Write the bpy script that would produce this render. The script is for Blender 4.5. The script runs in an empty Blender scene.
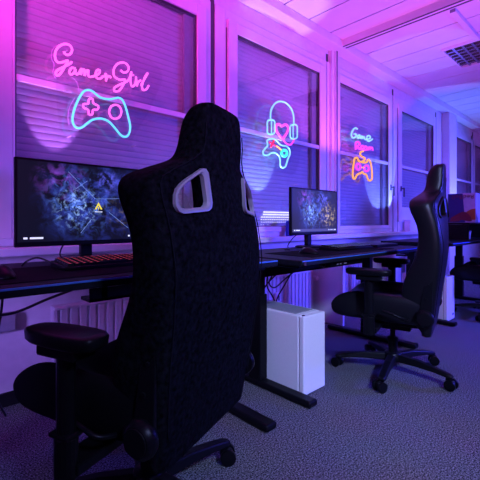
import bpy, bmesh, math, random
from mathutils import Vector, Matrix
random.seed(4)
PI = math.pi
scene = bpy.context.scene
C = scene.collection

# ------------------------------------------------------------------ materials
def nt_new(name):
    m = bpy.data.materials.new(name); m.use_nodes = True
    nt = m.node_tree
    return m, nt, nt.nodes['Principled BSDF']
def mat(name, col, rough=.5, metal=0., var=.08, scale=40., bump=0., sheen=0., spec=.5, coat=0.):
    m, nt, b = nt_new(name)
    N, L = nt.nodes, nt.links
    tc = N.new('ShaderNodeTexCoord'); nz = N.new('ShaderNodeTexNoise')
    nz.inputs['Scale'].default_value = scale; nz.inputs['Detail'].default_value = 4
    L.new(tc.outputs['Object'], nz.inputs['Vector'])
    r = N.new('ShaderNodeValToRGB')
    r.color_ramp.elements[0].position = .3; r.color_ramp.elements[1].position = .7
    r.color_ramp.elements[0].color = (*[max(0, c*(1-var)) for c in col], 1)
    r.color_ramp.elements[1].color = (*[min(1, c*(1+var)) for c in col], 1)
    L.new(nz.outputs['Fac'], r.inputs['Fac']); L.new(r.outputs['Color'], b.inputs['Base Color'])
    b.inputs['Roughness'].default_value = rough; b.inputs['Metallic'].default_value = metal
    b.inputs['Specular IOR Level'].default_value = spec
    if coat: b.inputs['Coat Weight'].default_value = coat; b.inputs['Coat Roughness'].default_value = .15
    if sheen:
        b.inputs['Sheen Weight'].default_value = sheen; b.inputs['Sheen Roughness'].default_value = .5
    if bump:
        bp = N.new('ShaderNodeBump'); bp.inputs['Strength'].default_value = bump; bp.inputs['Distance'].default_value = .004
        L.new(nz.outputs['Fac'], bp.inputs['Height']); L.new(bp.outputs['Normal'], b.inputs['Normal'])
    return m
def emit(name, col, s):
    m, nt, b = nt_new(name)
    b.inputs['Base Color'].default_value = (*[min(1, c*.6) for c in col], 1)
    b.inputs['Emission Color'].default_value = (*col, 1); b.inputs['Emission Strength'].default_value = s
    b.inputs['Roughness'].default_value = .3
    return m
def glassy(name, boost=1.0, tint=(1, 1, 1), base=0.0):
    m, nt, b = nt_new(name); N, L = nt.nodes, nt.links
    N.remove(b)
    t = N.new('ShaderNodeBsdfTransparent'); t.inputs['Color'].default_value = (*tint, 1)
    g = N.new('ShaderNodeBsdfGlossy'); g.inputs['Roughness'].default_value = .02
    fr = N.new('ShaderNodeFresnel'); ge = N.new('ShaderNodeNewGeometry'); ior = N.new('ShaderNodeMapRange')
    ior.inputs[3].default_value = 1.5; ior.inputs[4].default_value = 1/1.5      # both faces of a pane reflect like an outer face
    L.new(ge.outputs['Backfacing'], ior.inputs[0]); L.new(ior.outputs[0], fr.inputs['IOR'])
    mm = N.new('ShaderNodeMath'); mm.operation = 'MULTIPLY_ADD'; mm.use_clamp = True
    mm.inputs[1].default_value = boost; mm.inputs[2].default_value = base
    L.new(fr.outputs['Fac'], mm.inputs[0])
    mx = N.new('ShaderNodeMixShader'); L.new(mm.outputs[0], mx.inputs['Fac'])
    L.new(t.outputs[0], mx.inputs[1]); L.new(g.outputs[0], mx.inputs[2])
    L.new(mx.outputs[0], N['Material Output'].inputs['Surface'])
    return m

M = {}
M['wall'] = mat('wall paint', (.74, .73, .75), .55, var=.04, scale=25, bump=.05)
M['frame'] = mat('window frame white lacquer', (.76, .75, .78), .32, var=.03, scale=12)
M['ceil'] = mat('ceiling plank enamel', (.78, .77, .80), .42, var=.03, scale=6)
M['gap'] = mat('dark joint', (.08, .08, .09), .8)
M['shutter'] = mat('roller shutter slats', (.58, .57, .62), .38, var=.05, scale=15)
M['white'] = mat('white enamel', (.78, .78, .80), .35, var=.02)
M['radiator'] = mat('radiator enamel', (.74, .74, .78), .35, var=.03)
M['pc'] = mat('white powder coated steel', (.80, .80, .82), .40, var=.02, scale=90, bump=.02)
M['pcseam'] = mat('grey seam', (.30, .31, .34), .5)
M['base'] = mat('baseboard dark', (.012, .012, .015), .7, spec=.1)
M['suede'] = mat('black microfibre suede', (.0042, .0045, .0068), .9, var=.85, scale=75, bump=.5, spec=.03)
M['suede2'] = mat('black microfibre edge', (.003, .003, .0045), .85, var=.3, scale=200, spec=.06)
M['leather'] = mat('black leather', (.0055, .0055, .008), .36, var=.2, scale=260, bump=.12, spec=.26)
M['stitch'] = mat('thread', (.008, .008, .012), .9, spec=.03)
M['bplast'] = mat('black plastic', (.004, .004, .006), .36, var=.1, spec=.13)
M['bmetal'] = mat('black powder coated metal', (.004, .004, .006), .42, var=.1, scale=150, spec=.13)
M['chrome'] = mat('polished metal', (.55, .55, .58), .2, metal=1)
M['silver'] = mat('satin silver plastic', (.27, .27, .31), .38, metal=.15, var=.04)
M['desk'] = mat('desk laminate dark', (.008, .010, .015), .48, var=.35, scale=160, bump=.05, spec=.08)
M['edgeglint'] = mat('painted desk edge highlight', (.05, .17, .55), .25, var=.1)  # blue light glint along the desk edge, put into the base colour
M['deskpad'] = mat('desk mat', (.006, .006, .009), .9, var=.2, scale=300, spec=.05)
M['cable'] = mat('cable rubber', (.008, .008, .01), .5)
M['grey'] = mat('grey plastic', (.30, .30, .32), .5)
M['acryl'] = glassy('clear acrylic', .55, (.97, .96, .98))
M['glass'] = glassy('window glass', 1.8, (.95, .95, .97), .0)
M['wire'] = mat('pale sign wire', (.80, .66, .80), .4)
M['pink'] = emit('pink neon', (1.0, .13, .76), 1.4)
M['cyan'] = emit('cyan neon', (.13, .70, 1.0), 1.25)
M['ice'] = emit('ice blue neon', (.26, .72, .92), 1.0)
M['hot'] = emit('hot pink neon', (1.0, .10, .62), 1.05)
M['violet'] = emit('violet pink neon', (.85, .07, .95), 1.05)
M['orange'] = emit('orange neon', (1.0, .42, .05), 1.1)
M['red'] = emit('red neon', (.9, .02, .09), 1.0)
M['green'] = emit('green neon', (.05, .85, .45), 1.1)
M['slotlight'] = emit('daylight through shutter slots', (.85, .85, 1.0), 1.6)
M['keyred'] = emit('red key light', (1.0, .10, .15), .7)
M['keywhite'] = emit('pale key light', (.45, .60, .9), .4)
M['yellow'] = emit('yellow emblem', (.85, .70, .04), 1.0)
M['uiw'] = emit('white screen icons', (.8, .85, .9), .9)
M['uibar'] = emit('screen task bar', (.12, .12, .16), .5)
M['line'] = emit('pale blue screen streak', (.30, .50, .95), .55)
M['can'] = mat('blue painted can', (.03, .06, .45), .35, metal=.4)
M['cartblue'] = mat('carton dark blue', (.012, .016, .16), .5)
M['cartsil'] = mat('carton silver', (.46, .47, .55), .45)
M['cartred'] = mat('carton red print', (.16, .012, .03), .5)
M['cartsun'] = mat('carton amber print', (.34, .10, .02), .5)
M['louv'] = mat('louver aluminium', (.62, .62, .66), .22, metal=.9)
M['louvdark'] = mat('luminaire inside', (.02, .02, .025), .5)

def carpet():
    m, nt, b = nt_new('speckled carpet'); N, L = nt.nodes, nt.links
    tc = N.new('ShaderNodeTexCoord')
    n1 = N.new('ShaderNodeTexNoise'); n1.inputs['Scale'].default_value = 165; n1.inputs['Detail'].default_value = 6; n1.inputs['Roughness'].default_value = .8
    n2 = N.new('ShaderNodeTexNoise'); n2.inputs['Scale'].default_value = 3; n2.inputs['Detail'].default_value = 3
    L.new(tc.outputs['Object'], n1.inputs['Vector']); L.new(tc.outputs['Object'], n2.inputs['Vector'])
    r = N.new('ShaderNodeValToRGB'); e = r.color_ramp.elements
    e[0].position = .455; e[0].color = (.005, .005, .006, 1); e[1].position = .59; e[1].color = (.40, .40, .41, 1)
    L.new(n1.outputs['Fac'], r.inputs['Fac'])
    mx = N.new('ShaderNodeMix'); mx.data_type = 'RGBA'; mx.blend_type = 'MULTIPLY'; mx.inputs[0].default_value = .35
    L.new(r.outputs['Color'], mx.inputs[6]); L.new(n2.outputs['Color'], mx.inputs[7])
    L.new(mx.outputs[2], b.inputs['Base Color']); b.inputs['Roughness'].default_value = .95
    b.inputs['Specular IOR Level'].default_value = .1
    bp = N.new('ShaderNodeBump'); bp.inputs['Strength'].default_value = .6; bp.inputs['Distance'].default_value = .006
    L.new(n1.outputs['Fac'], bp.inputs['Height']); L.new(bp.outputs['Normal'], b.inputs['Normal'])
    return m
M['carpet'] = carpet()

def screen_mat(name, s, haze, warm):
    m, nt, b = nt_new(name); N, L = nt.nodes, nt.links
    tc = N.new('ShaderNodeTexCoord'); co = tc.outputs['Generated']
    def noise(sc, det, off, dist=0.):
        mp = N.new('ShaderNodeMapping'); mp.inputs['Location'].default_value = off; mp.inputs['Scale'].default_value = (1.75, 1, 1)
        L.new(co, mp.inputs['Vector'])
        n = N.new('ShaderNodeTexNoise'); n.inputs['Scale'].default_value = sc; n.inputs['Detail'].default_value = det
        n.inputs['Roughness'].default_value = .65; n.inputs['Distortion'].default_value = dist
        L.new(mp.outputs[0], n.inputs['Vector']); return n.outputs['Fac']
    def ramp(f, p0, p1):
        r = N.new('ShaderNodeMapRange'); r.inputs[1].default_value = p0; r.inputs[2].default_value = p1; r.clamp = True
        L.new(f, r.inputs[0]); return r.outputs[0]
    def blob(cx, cz, rx, rz):
        mp = N.new('ShaderNodeMapping'); mp.inputs['Location'].default_value = (-cx/rx, 0, -cz/rz); mp.inputs['Scale'].default_value = (1/rx, 0, 1/rz)
        L.new(co, mp.inputs['Vector'])
        v = N.new('ShaderNodeVectorMath'); v.operation = 'LENGTH'; L.new(mp.outputs[0], v.inputs[0])
        return ramp(v.outputs['Value'], 1., 0.)
    def mul(a, b_):
        x = N.new('ShaderNodeMath'); x.operation = 'MULTIPLY'
        for i, q in enumerate((a, b_)):
            if isinstance(q, (int, float)): x.inputs[i].default_value = q
            else: L.new(q, x.inputs[i])
        return x.outputs[0]
    acc = None
    def add(f, col):
        nonlocal acc
        c = N.new('ShaderNodeVectorMath'); c.operation = 'SCALE'; c.inputs[0].default_value = col
        if isinstance(f, (int, float)): c.inputs[3].default_value = f
        else: L.new(f, c.inputs[3])
        if acc is None: acc = c.outputs[0]
        else:
            a = N.new('ShaderNodeVectorMath'); L.new(acc, a.inputs[0]); L.new(c.outputs[0], a.inputs[1]); acc = a.outputs[0]
    add(1., (.003+haze*.4, .003+haze*.35, .010+haze))
    add(mul(ramp(noise(5, 7, (3, 0, 1), .6), .46, .72), blob(.52, .52, .46, .75)), (.03, .05, .42))
    add(mul(ramp(noise(9, 7, (7, 0, 4), .9), .50, .72), blob(.42, .50, .30, .50)), (.09, .20, .85))
    add(mul(ramp(noise(16, 8, (1, 0, 8), .4), .50, .74), blob(.40, .44, .20, .34)), (.38, .62, 1.25))
    add(mul(ramp(noise(7, 6, (9, 0, 2), .5), .46, .74), blob(.28, .78, .22, .30)), (.16, .04, .42))
    add(mul(ramp(noise(14, 7, (5, 0, 5), .5), .50, .72), blob(.80, .42, .24, .36)), (warm, warm*.72, warm*.28))
    add(mul(ramp(noise(8, 4, (2, 0, 6), .2), .48, .62), blob(.62, .82, .10, .20)), (.10, .10, .75))
    add(mul(ramp(noise(8, 4, (4, 0, 9), .2), .48, .62), blob(.76, .78, .10, .18)), (.07, .07, .60))
    b.inputs['Base Color'].default_value = (.003, .003, .004, 1); b.inputs['Roughness'].default_value = .4; b.inputs['Specular IOR Level'].default_value = .12
    L.new(acc, b.inputs['Emission Color']); b.inputs['Emission Strength'].default_value = s
    return m
M['screen_a'] = screen_mat('lit screen dark', 1.7, 0.0, .10)
M['screen_b'] = screen_mat('lit screen hazy', 2.6, .022, .7)

# ------------------------------------------------------------------ mesh helpers
def catmull(pts, closed=False, n=5):
    P = [Vector(p) for p in pts]; out = []; k = len(P)
    rng = range(k) if closed else range(k-1)
    for i in rng:
        if closed: a, b, c, d = P[(i-1) % k], P[i], P[(i+1) % k], P[(i+2) % k]
        else: a, b, c, d = P[max(i-1, 0)], P[i], P[i+1], P[min(i+2, k-1)]
        for j in range(n):
            t = j/n
            out.append(.5*((2*b)+(c-a)*t+(2*a-5*b+4*c-d)*t*t+(3*b-a-3*c+d)*t*t*t))
    if not closed: out.append(P[-1])
    return out
class MB:
    def __init__(s): s.bm = bmesh.new()
    def box(s, x0, x1, y0, y1, z0, z1, mtx=None):
        vs = [s.bm.verts.new(p) for p in ((x0, y0, z0), (x1, y0, z0), (x1, y1, z0), (x0, y1, z0), (x0, y0, z1), (x1, y0, z1), (x1, y1, z1), (x0, y1, z1))]
        if mtx:
            for v in vs: v.co = mtx @ v.co
        for f in ((0, 3, 2, 1), (4, 5, 6, 7), (0, 1, 5, 4), (1, 2, 6, 5), (2, 3, 7, 6), (3, 0, 4, 7)): s.bm.faces.new([vs[i] for i in f])
        return s
    def loft(s, rings, closed=False, caps=True):
        R = [[s.bm.verts.new(p) for p in r] for r in rings]; n = len(R[0]); k = len(R)
        for i in range(k if closed else k-1):
            a, b = R[i], R[(i+1) % k]
            for j in range(n): s.bm.faces.new((a[j], a[(j+1) % n], b[(j+1) % n], b[j]))
        if caps and not closed: s.bm.faces.new(R[0][::-1]); s.bm.faces.new(R[-1])
        return s
    def cyl(s, p0, p1, r0, r1=None, seg=20):
        r1 = r0 if r1 is None else r1
        p0, p1 = Vector(p0), Vector(p1); d = (p1-p0).normalized()
        u = d.orthogonal().normalized(); w = d.cross(u)
        s.loft([[p+(u*math.cos(2*PI*i/seg)+w*math.sin(2*PI*i/seg))*r for i in range(seg)] for p, r in ((p0, r0), (p1, r1))]); return s
    def lathe(s, prof, axis_p, axis_d, seg=24):
        p, d = Vector(axis_p), Vector(axis_d).normalized(); u = d.orthogonal().normalized(); w = d.cross(u)
        s.loft([[p+d*h+(u*math.cos(2*PI*i/seg)+w*math.sin(2*PI*i/seg))*r for i in range(seg)] for r, h in prof]); return s
    def tube(s, pts, r, seg=8, closed=False):
        P = [Vector(p) for p in pts]; k = len(P); rings = []; u = None
        for i in range(k):
            t = (P[(i+1) % k]-P[i-1]) if closed else (P[min(i+1, k-1)]-P[max(i-1, 0)])
            t = t.normalized()
            if u is None: u = t.orthogonal().normalized()
            u = (u-t*u.dot(t)).normalized(); w = t.cross(u)
            rings.append([P[i]+(u*math.cos(2*PI*j/seg)+w*math.sin(2*PI*j/seg))*r for j in range(seg)])
        return s.loft(rings, closed=closed)
    def prism(s, poly, o, ux, uy, depth):
        o, ux, uy = Vector(o), Vector(ux), Vector(uy); n = ux.cross(uy).normalized()*depth
        return s.loft([[o+ux*a+uy*b for a, b in poly], [o+ux*a+uy*b+n for a, b in poly]])
    def build(s, name, m, parent=None, smooth=False, bevel=0., subsurf=0, seg=2):
        bmesh.ops.recalc_face_normals(s.bm, faces=s.bm.faces)
        me = bpy.data.meshes.new(name); s.bm.to_mesh(me); s.bm.free()
        me.materials.append(m)
        o = bpy.data.objects.new(name, me); C.objects.link(o)
        if parent: o.parent = parent
        if smooth:
            for p in me.polygons: p.use_smooth = True
        if bevel:
            b = o.modifiers.new('b', 'BEVEL'); b.width = bevel; b.segments = seg; b.limit_method = 'ANGLE'
        if subsurf:
            q = o.modifiers.new('s', 'SUBSURF'); q.levels = subsurf; q.render_levels = subsurf
        return o
def box(name, m, parent, dims, bevel=.002): return MB().box(*dims).build(name, m, parent, bevel=bevel)
def autosmooth(o, ang=40):
    me = o.data
    for p in me.polygons: p.use_smooth = True
    me.set_sharp_from_angle(angle=math.radians(ang)); return o
def bake(o):
    dg = bpy.context.evaluated_depsgraph_get(); dg.update()
    me = bpy.data.meshes.new_from_object(o.evaluated_get(dg)); o.modifiers.clear(); o.data = me; return o
def tag(o, label=None, cat=None, group=None, kind=None):
    for k, v in (('label', label), ('category', cat), ('group', group), ('kind', kind)):
        if v: o[k] = v
    return o
def thing(name, label, cat, loc=(0, 0, 0), rz=0., group=None, kind=None):
    o = bpy.data.objects.new(name, None); C.objects.link(o); o.empty_display_size = .1
    o.location = loc; o.rotation_euler = (0, 0, rz)
    return tag(o, label, cat, group, kind)

S1_TEXT = [[(0.677,1.841),(0.683,1.83),(0.699,1.828),(0.716,1.846),(0.719,1.868),(0.706,1.884),(0.683,1.882),(0.658,1.865),(0.639,1.836),(0.633,1.805),(0.639,1.78),(0.655,1.775),(0.677,1.785),(0.695,1.798),(0.696,1.79),(0.683,1.763),(0.664,1.724),(0.646,1.703),(0.636,1.713),(0.646,1.732),(0.671,1.753),(0.703,1.779),(0.719,1.797)],[(0.738,1.766),(0.719,1.765),(0.706,1.742),(0.712,1.727),(0.729,1.739),(0.738,1.762),(0.737,1.744),(0.745,1.736),(0.758,1.75),(0.769,1.775),(0.766,1.74)],[(0.766,1.74),(0.773,1.762),(0.785,1.774),(0.787,1.741),(0.794,1.763),(0.807,1.776),(0.807,1.748),(0.818,1.742),(0.839,1.752),(0.866,1.772),(0.872,1.792),(0.859,1.792),(0.848,1.768),(0.855,1.745),(0.873,1.746),(0.891,1.765)],[(0.899,1.763),(0.908,1.784),(0.908,1.741)],[(0.908,1.741),(0.913,1.76),(0.926,1.776),(0.94,1.767)],[(0.997,1.83),(1.013,1.82),(1.037,1.83),(1.049,1.856),(1.033,1.877),(1.005,1.877),(0.974,1.857),(0.955,1.822),(0.955,1.789),(0.97,1.775),(0.997,1.772),(1.025,1.781),(1.013,1.745),(0.989,1.706),(0.962,1.696),(0.958,1.713),(0.985,1.738),(1.033,1.769),(1.053,1.797),(1.066,1.838),(1.06,1.795),(1.065,1.757),(1.079,1.754),(1.094,1.781),(1.096,1.816)],[(1.096,1.816),(1.102,1.76)],[(1.102,1.76),(1.11,1.786),(1.129,1.804)],[(1.129,1.771),(1.152,1.815),(1.176,1.86),(1.157,1.832),(1.137,1.772),(1.144,1.747),(1.165,1.756),(1.183,1.784)],[(1.075,1.825),(1.08,1.817)]]
S1_PAD = [[(0.807,1.666),(0.828,1.665),(0.848,1.654),(0.873,1.641),(0.903,1.639),(0.933,1.643),(0.96,1.654),(0.987,1.663),(1.009,1.653),(1.028,1.618),(1.047,1.556),(1.058,1.505),(1.051,1.464),(1.033,1.441),(1.009,1.44),(0.987,1.454),(0.955,1.487),(0.925,1.511),(0.894,1.52),(0.865,1.518),(0.832,1.505),(0.803,1.481),(0.779,1.457),(0.756,1.444),(0.736,1.449),(0.725,1.467),(0.722,1.494),(0.732,1.544),(0.752,1.599),(0.775,1.643),(0.791,1.659)]]
S1_PLUS = [[(0.812,1.617),(0.832,1.62),(0.836,1.598),(0.863,1.589),(0.858,1.567),(0.833,1.56),(0.83,1.535),(0.811,1.531),(0.806,1.556),(0.782,1.562),(0.781,1.582),(0.806,1.59)]]
S1_RING = [[(1.002,1.584),(0.998,1.565),(0.988,1.548),(0.973,1.538),(0.956,1.534),(0.941,1.539),(0.931,1.552),(0.927,1.569),(0.931,1.587),(0.941,1.603),(0.956,1.614),(0.973,1.618),(0.988,1.613),(0.998,1.601)]]
S1_WIRE = [[(0.658,1.872),(0.633,1.851),(0.618,1.823),(0.618,1.784),(0.63,1.758),(0.624,1.713),(0.639,1.688)],[(0.719,1.714),(0.742,1.701),(0.755,1.667),(0.752,1.646)],[(0.736,1.608),(0.71,1.555),(0.7,1.498),(0.706,1.452)]]
S1_PLATE = [(0.672,1.824),(0.896,1.967),(1.27,1.922),(1.212,1.672),(1.076,1.429),(1.076,1.356),(0.724,1.376),(0.652,1.515)]
S2_BAND = [[(2.314,1.779),(2.314,1.84),(2.334,1.888),(2.38,1.937),(2.44,1.962),(2.509,1.965),(2.566,1.941),(2.602,1.907),(2.619,1.855),(2.619,1.79)]]
S2_CUP = [[(2.297,1.776),(2.34,1.784),(2.364,1.773),(2.364,1.729),(2.364,1.686),(2.34,1.667),(2.297,1.659),(2.274,1.671),(2.274,1.714),(2.274,1.756)],[(2.596,1.79),(2.641,1.799),(2.668,1.786),(2.668,1.74),(2.668,1.694),(2.641,1.673),(2.596,1.666),(2.57,1.679),(2.57,1.724),(2.57,1.769)]]
S2_CUPL = [[(2.325,1.777),(2.325,1.668)],[(2.61,1.787),(2.61,1.673)]]
S2_HEART = [[(2.458,1.752),(2.42,1.764),(2.386,1.749),(2.384,1.713),(2.413,1.678),(2.463,1.65),(2.516,1.695),(2.541,1.74),(2.53,1.77),(2.495,1.775)]]
S2_RIB = [[(2.447,1.663),(2.481,1.634),(2.523,1.611),(2.573,1.611),(2.609,1.639),(2.624,1.667)]]
S2_PAD = [[(2.289,1.614),(2.353,1.628),(2.4,1.613),(2.427,1.595),(2.467,1.587),(2.516,1.59),(2.558,1.568),(2.566,1.528),(2.537,1.479),(2.516,1.431),(2.495,1.406),(2.461,1.397),(2.437,1.414),(2.433,1.467),(2.413,1.496),(2.373,1.513),(2.327,1.507),(2.283,1.484),(2.239,1.479),(2.22,1.498),(2.245,1.531),(2.276,1.561),(2.27,1.594)]]
S2_X = [[(2.302,1.592),(2.373,1.574)],[(2.356,1.617),(2.317,1.551)]]
S2_BLADE = [[(2.386,1.574),(2.447,1.551)]]
S2_DISC = [[(2.524,1.53),(2.521,1.518),(2.511,1.507),(2.496,1.5),(2.48,1.498),(2.466,1.502),(2.456,1.51),(2.452,1.521),(2.456,1.533),(2.466,1.544),(2.48,1.551),(2.496,1.553),(2.511,1.55),(2.521,1.541)]]
S2_PLATE = [(2.295,1.845),(2.447,1.996),(2.681,1.922),(2.739,1.678),(2.666,1.38),(2.473,1.362),(2.223,1.437),(2.247,1.646)]
S3_GAME = [[(3.715,1.941),(3.666,1.945),(3.612,1.901),(3.589,1.852),(3.623,1.832),(3.671,1.848),(3.689,1.881),(3.646,1.876)],[(3.765,1.885),(3.729,1.876),(3.715,1.852),(3.745,1.846),(3.765,1.88),(3.773,1.848)],[(3.789,1.848),(3.797,1.88)],[(3.797,1.869),(3.817,1.881),(3.83,1.852)],[(3.83,1.869),(3.859,1.881),(3.871,1.853)],[(3.888,1.854),(3.917,1.862),(3.994,1.883),(3.99,1.908),(3.947,1.906),(3.917,1.878),(3.93,1.852),(3.977,1.848),(4.049,1.883)]]
S3_ROOM = [[(3.681,1.714),(3.681,1.789),(3.745,1.803),(3.769,1.787),(3.725,1.761),(3.693,1.754),(3.775,1.73)],[(3.848,1.76),(3.839,1.744),(3.817,1.735),(3.796,1.738),(3.787,1.751),(3.796,1.767),(3.817,1.776),(3.839,1.773)],[(3.924,1.762),(3.914,1.746),(3.892,1.737),(3.87,1.74),(3.861,1.754),(3.87,1.77),(3.892,1.779),(3.914,1.776)],[(3.947,1.739),(3.951,1.779)],[(3.951,1.768),(3.99,1.784),(3.999,1.749)],[(3.999,1.767),(4.042,1.787),(4.06,1.751)]]
S3_HOOK = [[(3.844,1.717),(3.789,1.701),(3.775,1.671),(3.816,1.653),(3.871,1.646),(3.871,1.623),(3.816,1.598)]]
S3_PAD = [[(3.692,1.629),(3.657,1.612),(3.64,1.561),(3.623,1.487),(3.618,1.424),(3.64,1.395),(3.674,1.402),(3.7,1.436),(3.745,1.458),(3.789,1.466),(3.82,1.486),(3.853,1.467),(3.909,1.463),(3.937,1.428),(3.966,1.402),(4.014,1.405),(4.043,1.441),(4.037,1.527),(4.014,1.596),(3.985,1.631),(3.947,1.636),(3.922,1.605),(3.871,1.593),(3.807,1.592),(3.745,1.599),(3.718,1.623)]]
S3_RINGS = [[(3.782,1.539),(3.773,1.519),(3.75,1.505),(3.721,1.502),(3.699,1.512),(3.69,1.53),(3.699,1.55),(3.721,1.564),(3.75,1.567),(3.773,1.558)],[(3.964,1.539),(3.954,1.518),(3.93,1.503),(3.899,1.5),(3.875,1.51),(3.866,1.529),(3.875,1.55),(3.899,1.564),(3.93,1.567),(3.954,1.558)]]
S3_LINK = [[(3.786,1.532),(3.862,1.536)]]
S3_PLATE = [(3.564,1.951),(3.75,2.005),(4.16,1.891),(4.112,1.558),(4.064,1.38),(3.625,1.381),(3.584,1.592)]

# ------------------------------------------------------------------ the room
YW, ZC = 2.19, 2.77
XL, XR, YF = -2.2, 11.0, -3.2
tag(MB().box(XL, XR, YF, 2.45, -.10, 0).build('floor', M['carpet']), 'blue grey speckled office carpet under the desks and chairs', 'floor', kind='structure')
c = MB()
x = 2.78-.345*15
while x < XR:
    c.box(x+.0065, x+.3385, YF, 2.08, ZC, ZC+.03); x += .345
cobj = c.build('ceiling', M['ceil'])
MB().box(XL, XR, YF, 2.45, ZC+.022, ZC+.08).build('dark_joints', M['gap'], cobj)
tag(cobj, 'white plank ceiling with thin dark joints', 'ceiling', kind='structure')
WX = [(.464, 1.605), (2.0, 3.11), (3.475, 4.60), (4.98, 6.10), (7.10, 8.0), (8.22, 9.1)]
ZB = [.89, .89, .89, 1.13, 1.0, 1.0]
ZT = 2.41
# window wall: sill strip, head strip and piers around the six openings
w = MB().box(XL, XR, YW, YW+.25, 0, .80).box(XL, XR, YW, YW+.25, 2.50, ZC+.05)
px = XL
for (a, b) in WX:
    w.box(px, a-.09, YW, YW+.25, .80, 2.50); px = b+.09
w.box(px, XR, YW, YW+.25, .80, 2.50)
tag(w.build('wall_back', M['wall']), 'white painted wall that carries the row of windows', 'wall', kind='structure')
tag(MB().box(XL-.1, XL, YF, 2.45, 0, ZC).build('wall_left', M['wall']), 'white wall closing the room on the left', 'wall', kind='structure')
tag(MB().box(XR, XR+.1, YF, 2.45, 0, ZC).build('wall_right', M['wall']), 'white wall closing the far end of the room', 'wall', kind='structure')
tag(MB().box(XL, XR, YF-.1, YF, 0, ZC).build('wall_front', M['wall']), 'white wall opposite the windows', 'wall', kind='structure')
tag(MB().box(XL, XR, YW-.015, YW, 0, .07).build('baseboard_back', M['base'], bevel=.004), 'dark low baseboard under the window wall', 'baseboard', kind='structure')
tag(MB().box(XL, XR, 2.03, YW+.07, .765, .805).build('trim_1', M['white'], bevel=.006), 'long pale windowsill running behind the desks', 'windowsill', kind='structure')
tag(MB().box(XL, XR, 2.05, YW, 2.69, ZC).build('trim_2', M['white'], bevel=.008), 'white boxed cornice along the top of the window wall', 'cornice', kind='structure')
tk = MB().box(3.335, 3.425, YF, 2.17, 2.705, ZC+.001).build('trim_3', M['ceil'], bevel=.003)
for a in (3.337, 3.385): MB().box(a, a+.022, YF, 2.165, 2.7035, 2.7055).build('track_slot', M['gap'], tk)
tag(tk, 'double ceiling track with dark slots crossing the room', 'ceiling track', kind='structure')
t = MB().box(3.345, 3.365, 2.13, YW, .806, 2.70).box(3.30, 3.345, 2.15, YW, .806, 2.70)
post_slot = MB().box(3.352, 3.372, 2.128, 2.16, .81, 2.69)
t4 = t.build('trim_4', M['frame'], bevel=.003); post_slot.build('dark_slot', M['gap'], t4)
tag(t4, 'upright wall profile where the ceiling track meets the window wall', 'wall profile', kind='structure')
tag(MB().box(6.52, 6.86, 2.07, YW, .0, ZC-.02).build('trim_5', M['wall'], bevel=.01), 'pale pilaster between the fourth and fifth window', 'pilaster', kind='structure')

def window(n, x0, x1, zb, label, handle=None):
    r = thing('window_%d' % n, label, 'window', (x0, YW, zb), kind='structure')
    W, Hh = x1-x0, ZT-zb
    # casing: broad flat frame around the glass, with an inner bead and a raised sash edge
    f = MB()
    lo = .806-zb
    def ring(a0, a1, c0, c1, b, y0, y1, bb=None):
        bb = b if bb is None else bb
        f.box(a0, a0+b, y0, y1, c0, c1).box(a1-b, a1, y0, y1, c0, c1).box(a0+b, a1-b, y0, y1, c1-b, c1).box(a0+b, a1-b, y0, y1, c0, c0+bb)
    ring(-.218, W+.137, lo, Hh+.16, .10, -.012, .05, max(.06, -lo-.02))
    ring(-.098, W+.085, max(lo+.04, -.20), Hh+.085, .085, -.030, .040, min(.2, -max(lo+.04, -.20)))
    f.box(-.218, -.098, -.011, .05, lo, Hh+.16); f.box(W+.037, W+.137, -.0115, .05, lo, Hh+.16)
    f.box(-.0135, 0, -.029, .040, max(lo+.04, -.2), Hh+.08)
    MB().box(W+.139, W+.176, -.003, -.0005, lo, 2.65-zb).build('joint_strip', M['gap'], r)
    MB().box(-.110, -.103, -.014, -.010, lo, Hh+.02).build('sash_joint', M['gap'], r)
    MB().box(W-.085, W-.006, .012, .040, -.02, Hh+.02).build('guide_rail', M['pcseam'], r, bevel=.003)
    f.build('window_frame', M['frame'], r, bevel=.005)
    e = MB()
    for a, b, c0, c1 in ((-.006, .006, 0, Hh), (W-.006, W+.006, 0, Hh)): e.box(a, b, -.020, .030, c0, c1)
    e.box(.006, W-.006, -.020, .030, Hh-.006, Hh+.006); e.box(.006, W-.006, -.020, .030, -.006, .006)
    e.build('rubber_gasket', M['gap'], r)
    tb = 1.652-zb
    MB().box(.006, W-.006, .000-.022, -.001, tb, tb+.036).build('transom_bar', M['frame'], r, bevel=.004)
    MB().box(.006, W-.006, -.014, -.008, tb+.036, Hh-.006).build('upper_pane', M['glass'], r)
    MB().box(.006, W-.006, -.014, -.008, .006, tb).build('lower_pane', M['glass'], r)
    # roller shutter outside: one corrugated sheet of curved slats
    s = MB(); prof = []; z = -.06; pit = .037
    while z < Hh+.1:
        for k, (dz, dy) in enumerate(((0, .004), (.003, .0), (.012, -.002), (.024, -.002), (.033, .0005), (.0345, .005))):
            prof.append((z+dz, .050+dy))
        z += pit
    a = [s.bm.verts.new((-.05, y, zz)) for zz, y in prof]; b = [s.bm.verts.new((W+.05, y, zz)) for zz, y in prof]
    for i in range(len(a)-1): s.bm.faces.new((a[i], b[i], b[i+1], a[i+1]))
    s.build('roller_shutter', M['shutter'], r)
    if handle is not None:
        hz = 1.37-zb
        h = MB().box(handle-.013, handle+.013, -.040, -.0301, hz-.035, hz+.035).cyl((handle, -.038, hz), (handle, -.075, hz), .008, seg=10).box(handle-.010, handle+.010, -.082, -.068, hz-.11, hz+.010)
        h.build('window_handle', M['gap'], r, bevel=.003)
    return r
w1 = window(1, *WX[0], ZB[0], 'wide window behind the pink lettered neon sign')
w2 = window(2, *WX[1], ZB[1], 'window behind the headphone neon sign')
w3 = window(3, *WX[2], ZB[2], 'window with the small orange controller sign', handle=1.165)
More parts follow.
